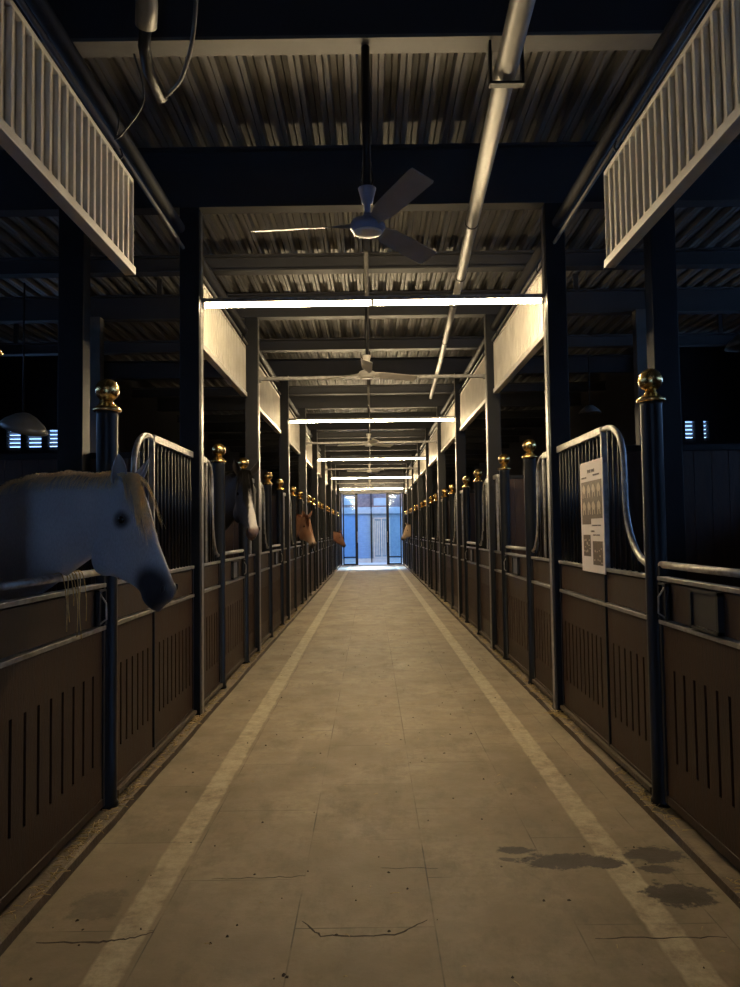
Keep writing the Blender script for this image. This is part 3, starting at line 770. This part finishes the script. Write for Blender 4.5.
def ellipsoid(mb, c, r, n=14, tilt=0):
    vs = []; fs = []
    ct, st = math.cos(tilt), math.sin(tilt)
    for i in range(1, n):
        th = PI*i/n
        for k in range(n):
            ph = 2*PI*k/n; x = r[0]*math.sin(th)*math.cos(ph); y = r[1]*math.sin(th)*math.sin(ph); z = r[2]*math.cos(th)
            vs.append((c[0]+x*ct+z*st, c[1]+y, c[2]-x*st+z*ct))
    for i in range(n-2):
        for k in range(n): fs.append((i*n+k, (i+1)*n+k, (i+1)*n+(k+1)%n, i*n+(k+1)%n))
    fs.append(tuple(range(n))); fs.append(tuple(reversed([(n-2)*n+k for k in range(n)])))
    mb.add(vs, fs, True)
def q(px, py): return ((px-112)/220, (470-py)/220)
def horse_body_mesh(voxel):
    mb = MB()
    # head: forehead line against jaw line, half width
    H = [((100,468),(84,530),.050),((116,468),(86,553),.068),((129,475),(90,571),.082),((139,490),(97,575),.088),((146,508),(106,577),.082),
         ((151,524),(115,580),.068),((157,540),(124,584),.056),((163,553),(132,588),.050),((169,566),(138,593),.048),((174,578),(140,599),.052),((177,588),(143,604),.052),((176,596),(149,608),.046),((171,602),(156,609),.032)]
    loft(mb, [(*q(*t), *q(*b2), w) for t, b2, w in H], 24, .85)
    # neck and trunk
    N = [((112,472),(88,545),.060),((96,468),(78,553),.066),((76,468),(66,558),.074),((54,461),(50,566),.084),((30,459),(34,574),.098),((6,455),(8,586),.115),((-25,458),(-16,606),.135)]
    S = [(*q(*t), *q(*b2), w) for t, b2, w in N]
    S += [(-.78,.01,-.60,-.76,.165),(-.92,-.045,-.68,-.90,.205),(-1.08,-.12,-.95,-.99,.245),(-1.3,-.25,-1.25,-1.02,.285),(-1.6,-.285,-1.6,-1.03,.31),(-1.9,-.27,-1.9,-.99,.31),(-2.1,-.225,-2.15,-.92,.295),(-2.3,-.23,-2.36,-.86,.26),(-2.47,-.32,-2.5,-.78,.18),(-2.56,-.42,-2.56,-.65,.09)]
    loft(mb, S, 24, .9)
    for v in (-1, 1):
        ellipsoid(mb, (-.055, v*.046, -.385), (.085,.040,.095))            # cheek
        ellipsoid(mb, (.070, v*.066, -.180), (.040,.026,.026), tilt=.9)    # brow
        ellipsoid(mb, (.255, v*.034, -.545), (.034,.024,.040), tilt=.3)    # nostril flare
        # legs
        for st in ([(-.88,-.62,.14),(-.92,-.85,.115),(-.96,-1.02,.072),(-.97,-1.18,.052),(-.965,-1.27,.056),(-.97,-1.36,.040),(-.975,-1.50,.034),(-.975,-1.58,.042),(-.955,-1.64,.036),(-.945,-1.665,.050),(-.935,-1.715,.062)],
                   [(-2.25,-.55,.20),(-2.15,-.78,.165),(-2.12,-.95,.115),(-2.22,-1.10,.072),(-2.33,-1.22,.056),(-2.345,-1.28,.056),(-2.32,-1.38,.040),(-2.29,-1.52,.036),(-2.28,-1.58,.043),(-2.25,-1.64,.037),(-2.24,-1.665,.051),(-2.23,-1.715,.062)]):
            pts = [(a, v*(.145 if i > 1 else .12), z) for i, (a, z, r) in enumerate(st)]
            mb.tube(pts, 0, 14, rs=[r for _, _, r in st])
    ellipsoid(mb, (.185, 0, -.615), (.050,.030,.022), tilt=.5)             # lower lip
    me = bpy.data.meshes.new('tmp'); me.from_pydata(mb.v, [], mb.f)
    o = bpy.data.objects.new('tmp', me); COL.objects.link(o)
    r = o.modifiers.new('r', 'REMESH'); r.mode = 'VOXEL'; r.voxel_size = voxel; r.use_smooth_shade = True
    s_ = o.modifiers.new('s', 'SMOOTH'); s_.factor = .5; s_.iterations = 5
    dg = bpy.context.evaluated_depsgraph_get(); dg.update()
    out = bpy.data.meshes.new_from_object(o.evaluated_get(dg)); bpy.data.objects.remove(o); out.transform(Matrix.Identity(4))
    return out
def make_horse(label, poll, head_dir, bend, scale, coat, mane_col, voxel=.013, group=None, hair=1.0, lift=0, mk=None):
    """poll: plan position of the poll, head_dir: angle the head points to; bend: turn of the neck between body and head; lift: raises the poll"""
    NL = .85
    def bendpt(p):
        uu, v, z = p
        def th(a): t = min(1, max(0, -a/NL)); return head_dir - bend*t
        # centre line, integrated back from the poll
        def centre(a):
            if a >= 0: return Vector((math.cos(head_dir)*a, math.sin(head_dir)*a))
            n = 12; c = Vector((0,0)); e = max(a, -NL)
            for k in range(n):
                m_ = e*(k+.5)/n; c += Vector((math.cos(th(m_)), math.sin(th(m_))))*(e/n)
            if a < -NL: t = th(-NL); c += Vector((math.cos(t), math.sin(t)))*(a+NL)
            return c
        a0 = uu if uu > -.12 else uu
        c = centre(a0); t = th(a0); c += Vector((-math.sin(t), math.cos(t)))*v
        k = min(1, max(0, 1 + uu/NL)) if uu < 0 else 1; k = k*k*(3-2*k)
        return Vector((c.x*scale, c.y*scale, (z+1.715)*scale + lift*k))
    base = Vector((poll[0], poll[1], KZ))
    t = thing('horse', base, label, 'horse', group)
    me = horse_body_mesh(voxel)
    me.name = 'body'
    ca = me.color_attributes.new('coat', 'FLOAT_COLOR', 'POINT')
    for i, vv in enumerate(me.vertices):
        c = coat(vv.co.x, vv.co.y, vv.co.z); ca.data[i].color = (*c, 1)
    for vv in me.vertices: vv.co = bendpt(vv.co)
    me.materials.clear(); me.materials.append(COAT)
    o = bpy.data.objects.new('body', me); COL.objects.link(o); o.parent = t
    for p in me.polygons: p.use_smooth = True
    def part(name, mb, m, sub=None):
        me2 = bpy.data.meshes.new(name); me2.from_pydata([bendpt(p) for p in mb.v], [], mb.f); me2.materials.append(m)
        for p in me2.polygons: p.use_smooth = True
        oo = bpy.data.objects.new(name, me2); COL.objects.link(oo); oo.parent = sub or t; return oo
    cm = mat('coat_flat_' + label.split()[0], coat(-.02, 0, 0), .6)
    inner = mat('ear_inner_' + label.split()[0], tuple(c*.6 for c in coat(-.02,0,0)), .7)
    for v in (-1, 1):
        mb = MB(); ellipsoid(mb, (.060, v*.078, -.212), (.021,.013,.019), 12); part('eye', mb, M['eye'])
        mb = MB(); ellipsoid(mb, (.272, v*.052, -.535), (.010,.009,.019), 10, tilt=.25); part('nostril', mb, M['nostril'])
        # ear: a tapering leaf folded to an open cup that faces forward
        rows = 9; cols = 9; vs = []; fs = []
        B = Vector((.010, v*.052, -.030)); D = Vector((.42, v*.42, .80)).normalized(); Ln = .155
        F = Vector((.85, v*.45, -.25)); F = (F - D*F.dot(D)).normalized(); S_ = D.cross(F)
        for i in range(rows):
            s1 = i/(rows-1); wid = .036*math.sin(PI*min(1, .22+.78*s1))**.75 + .001; 
            for j in range(cols):
                a = (j/(cols-1)-.5)*2*(2.3 - 1.1*s1)
                p = B + D*Ln*s1 + S_*wid*math.sin(a)*(1 if abs(a) < PI/2 else 1) - F*wid*(math.cos(a)) *.8 + F*(.02*math.sin(s1*PI))
                vs.append(p)
        nn = len(vs)
        cen = [B + D*Ln*(i/(rows-1)) for i in range(rows) for j in range(cols)]
        vs2 = [p + (c_ - p)*.16 for p, c_ in zip(vs, cen)]
        for i in range(rows-1):
            for j in range(cols-1):
                a = i*cols+j; fs.append((a, a+1, a+cols+1, a+cols)); fs.append((nn+a, nn+a+cols, nn+a+cols+1, nn+a+1))
            a = i*cols; fs.append((a, a+cols, nn+a+cols, nn+a)); a = i*cols+cols-1; fs.append((a, nn+a, nn+a+cols, a+cols))
        mb = MB(); mb.add(vs+vs2, fs, True); part('ear', mb, cm)
    def mane_mat(*a, **k):
        m_ = mat(*a, **k); nt = m_.node_tree; b_ = nt.nodes['Principled BSDF']; out = nt.nodes['Material Output']
        tr = nt.nodes.new('ShaderNodeBsdfTranslucent'); tr.inputs[0].default_value = (*a[1], 1); mx = nt.nodes.new('ShaderNodeMixShader'); mx.inputs[0].default_value = .5
        nt.links.new(b_.outputs[0], mx.inputs[1]); nt.links.new(tr.outputs[0], mx.inputs[2]); nt.links.new(mx.outputs[0], out.inputs[0]); return m_
    mm = mane_mat('mane_' + label.split()[0], mane_col, .7, 0, tuple(c*.6 for c in mane_col), 60, rvar=.05, spec=.12)
    rnd = random.Random(len(label))
    def strand(mb, P, r):
        n = len(P); mb.tube(P, 0, 4, caps=False, rs=[r*(1-.75*i/(n-1)) for i in range(n)])
    crest = [q(112,469), q(96,467), q(76,467), q(54,460), q(30,458), q(6,454), q(-25,457), (-.74,.013)]
    def cp(s1):
        a = s1*(len(crest)-1); i = min(int(a), len(crest)-2); f = a-i
        return (crest[i][0]*(1-f)+crest[i+1][0]*f, crest[i][1]*(1-f)+crest[i+1][1]*f)
    mb = MB(); n = int(900*hair)
    for k in range(n):
        s1 = rnd.random(); a, z = cp(s1); cl = noise.noise(Vector((a*14, 1, 2)))
        L = (.10 + .10*abs(cl) + rnd.uniform(-.03,.03)); sd = 1 if rnd.random() < .72 else -1
        up = .004 + .012*max(0, cl + .25) + rnd.uniform(0,.008)
        v0 = rnd.uniform(-.012,.012); P = [Vector((a, v0, z-.012))]
        wx = rnd.uniform(-.03,.03); wn = .062 + .06*s1
        if sd < 0: L *= .35
        P.append(Vector((a+wx*.2, v0+sd*.010, z+up)))
        P.append(Vector((a+wx*.5, v0+sd*.034, z+up*.4-.010)))
        P.append(Vector((a+wx*.8, sd*(wn*.82+.004), z-.030-L*.25)))
        P.append(Vector((a+wx, sd*(wn+.006), z-.03-L)))
        strand(mb, P, .0016)
    part('mane', mb, mm)
    mb = MB()
    for k in range(int(420*hair)):
        if k % 14 == 0: lk = (rnd.gauss(-.010,.024), rnd.gauss(-.020,.034), rnd.uniform(.6,1.15), rnd.uniform(.004,.034))
        v0 = lk[0] + rnd.gauss(0,.003); sp = lk[1] + rnd.gauss(0,.004); L = min(1.2, lk[2]*rnd.uniform(.8,1.08)); j = rnd.uniform(-.004,.004); out_ = lk[3] + rnd.uniform(-.003,.006)
        C = [(-.005,.0),(.050,-.004),(.098,-.055),(.140,-.125),(.172,-.195),(.205,-.270)]
        P = []
        for i in range(6):
            f = i/5*L*5; ii = min(int(f), 4); g = f-ii
            a = C[ii][0]*(1-g)+C[ii+1][0]*g; z = C[ii][1]*(1-g)+C[ii+1][1]*g
            P.append(Vector((a + out_*math.sin(PI*min(1,i/5+.15))*.8 + j, v0 + (sp-.022)*i/5*1.3, z + out_*.35 + j)))
        strand(mb, P, .0015)
    part('forelock', mb, mm)
    # tail
    mb = MB()
    for k in range(int(160*hair)):
        x0 = -2.54 + rnd.uniform(-.01,.01); v0 = rnd.gauss(0,.016)
        strand(mb, [Vector((x0,v0,-.46)), Vector((x0-.06,v0*1.4,-.55)), Vector((x0-.085,v0*2,-.8)), Vector((x0-.07+rnd.gauss(0,.02),v0*2.5,-1.15-rnd.random()*.2))], .004)
    part('tail', mb, mm)
    return t
COAT = coat_mat('horse_coat')
def lerp3(a, b, t): t = min(1, max(0, t)); return tuple(x*(1-t)+y*t for x, y in zip(a, b))
def sst(a, b, x): t = min(1, max(0, (x-a)/(b-a))); return t*t*(3-2*t)
def coat_white(x, y, z):
    c = (.40,.40,.41)
    d = noise.noise(Vector((x*6, y*6, z*6))); c = lerp3(c, (.28,.28,.30), .35+.5*d)
    dm = math.dist((x, z), q(156,592)); c = lerp3((.022,.021,.023), c, sst(.070, .150, dm + .03*d))
    de = math.dist((x, z), (.060,-.212)); c = lerp3((.03,.027,.027), c, sst(.024, .058, de)) if x > -.1 else c
    if z < -1.6: c = (.10,.09,.08)
    return c
def face_t(x, z):
    """0 at the jaw, 1 on the forehead line; and position down the face"""
    ax, az = q(129,475); bx, bz = q(176,596); L2 = (bx-ax)**2+(bz-az)**2
    s1 = ((x-ax)*(bx-ax)+(z-az)*(bz-az))/L2; nx, nz = -(bz-az), (bx-ax); d = ((x-ax)*nx+(z-az)*nz)/math.sqrt(L2)
    return s1, d
def coat_black(x, y, z):
    c = (.016,.013,.012); s1, d = face_t(x, z)
    if x > -.05 and z < -.02:
        wd = .006 + .026*sst(.35,.85,s1) + .006*noise.noise(Vector((x*30,z*30,1)))
        if s1 > .28 and d > -.05: c = lerp3((.62,.58,.54), c, sst(wd, wd+.008, abs(y)))
        if s1 > .90 and d > -.10: c = lerp3(c, (.16,.09,.075), sst(.88,.97,s1)*.9)
    return c
def coat_chestnut(x, y, z):
    d = noise.noise(Vector((x*8, y*8, z*8))); c = lerp3((.25,.125,.072), (.15,.072,.042), .5+d)
    s1, dd = face_t(x, z)
    c = lerp3(c, (.50,.36,.26), sst(.55,.9,s1)*.6) if x > 0 else c
    if x > 0 and s1 > .8: c = lerp3(c, (.045,.032,.028), sst(.84,.98,s1))
    return c
def coat_brown(x, y, z):
    s1, dd = face_t(x, z); c = (.17,.075,.045)
    if x > 0 and s1 > .75: c = lerp3(c, (.02,.016,.015), sst(.75,.95,s1))
    return c
def coat_tan(x, y, z):
    s1, dd = face_t(x, z); c = (.33,.24,.17)
    if x > 0 and s1 > .75: c = lerp3(c, (.05,.04,.035), sst(.75,.95,s1))
    return c
make_horse('white horse with pale forelock leaning its head over the near left gate', (-1.135,3.47), -.37, -.37, .95, coat_white, (.95,.78,.48), .0115, hair=1.0, lift=.09)
make_horse('black horse with a white blaze looking out of the second stall on the left', (-1.30,7.85), -1.12, -1.12, 1.12, coat_black, (.014,.012,.011), .014, hair=.6, lift=.17)
make_horse('chestnut horse with its head over a gate about midway down the left stalls', (-1.27,14.75), -.80, -.80, 1.0, coat_chestnut, (.16,.06,.03), .02, hair=.35, lift=.06)
make_horse('dark-nosed brown horse looking out near the far end on the left', (-1.20,28.7), -.3, -.3, .93, coat_brown, (.05,.03,.02), .03, hair=.15, lift=-.16)
make_horse('tan horse looking out over a gate near the far end on the right', (1.40,28.7), PI+.35, .35, .98, coat_tan, (.18,.14,.1), .03, hair=.15, lift=0)
# pale stalks and strands hanging over the near left gate
mb = MB(); rnd = random.Random(4)
for (yy, ln, sw) in ((3.50,.24,.02),(3.55,.20,-.02),(3.62,.28,.03),(3.66,.16,0),(3.70,.30,-.03),(3.74,.22,.02),(3.585,.13,.01)):
    x = XL + .024
    mb.tube(smooth_path([Vector((XL-.05, yy, 1.30)), Vector((XL, yy+.005, 1.329)), Vector((x, yy+.01, 1.30)), Vector((x+.012, yy+sw, 1.30-ln*.5)), Vector((x+.016, yy+sw*.4, 1.30-ln))], 5), .0024, 5)
tag(mb.build('hay', M['straw']), 'pale hay strands hanging over the near left gate bar below the horse', 'hay', kind='stuff')
#ENDHORSES
# ------------------------------------------------------------------ camera
f_, pitch, yaw, roll = 760.375, .0498, -.0005, -.0138
cy, sy = math.cos(yaw), math.sin(yaw)
fw = Vector((sy*math.cos(pitch), cy*math.cos(pitch), math.sin(pitch))); r = Vector((cy, -sy, 0)); u = r.cross(fw)
r2 = r*math.cos(roll) + u*math.sin(roll); u2 = -r*math.sin(roll) + u*math.cos(roll)
cam = bpy.data.cameras.new('camera'); co = bpy.data.objects.new('camera', cam); COL.objects.link(co)
cam.sensor_fit = 'HORIZONTAL'; cam.sensor_width = 36; cam.lens = f_/740*36; cam.clip_start = .05; cam.clip_end = 200
co.matrix_world = Matrix(((r2.x,u2.x,-fw.x,0),(r2.y,u2.y,-fw.y,0),(r2.z,u2.z,-fw.z,1.5),(0,0,0,1)))
SC.camera = co
# ------------------------------------------------------------------ daylight
w = bpy.data.worlds.new('sky'); SC.world = w; w.use_nodes = True
bg = w.node_tree.nodes['Background']; bg.inputs[0].default_value = (.22,.42,.85,1); bg.inputs[1].default_value = WORLD = 8.0
sun = bpy.data.lights.new('hazy_sun', 'SUN'); sun.energy = 20.0; sun.color = (.72,.86,1.0); sun.angle = math.radians(18)
so = bpy.data.objects.new('hazy_sun', sun); COL.objects.link(so)
so.rotation_euler = Vector((.05, 1, .84)).to_track_quat('Z', 'Y').to_euler()
SC.view_settings.view_transform = 'Standard'; SC.view_settings.look = 'None'; SC.view_settings.gamma = 1; SC.view_settings.exposure = 0
SC.view_settings.use_curve_mapping = False
for o in bpy.data.objects:
    if '_base' in o: del o['_base']
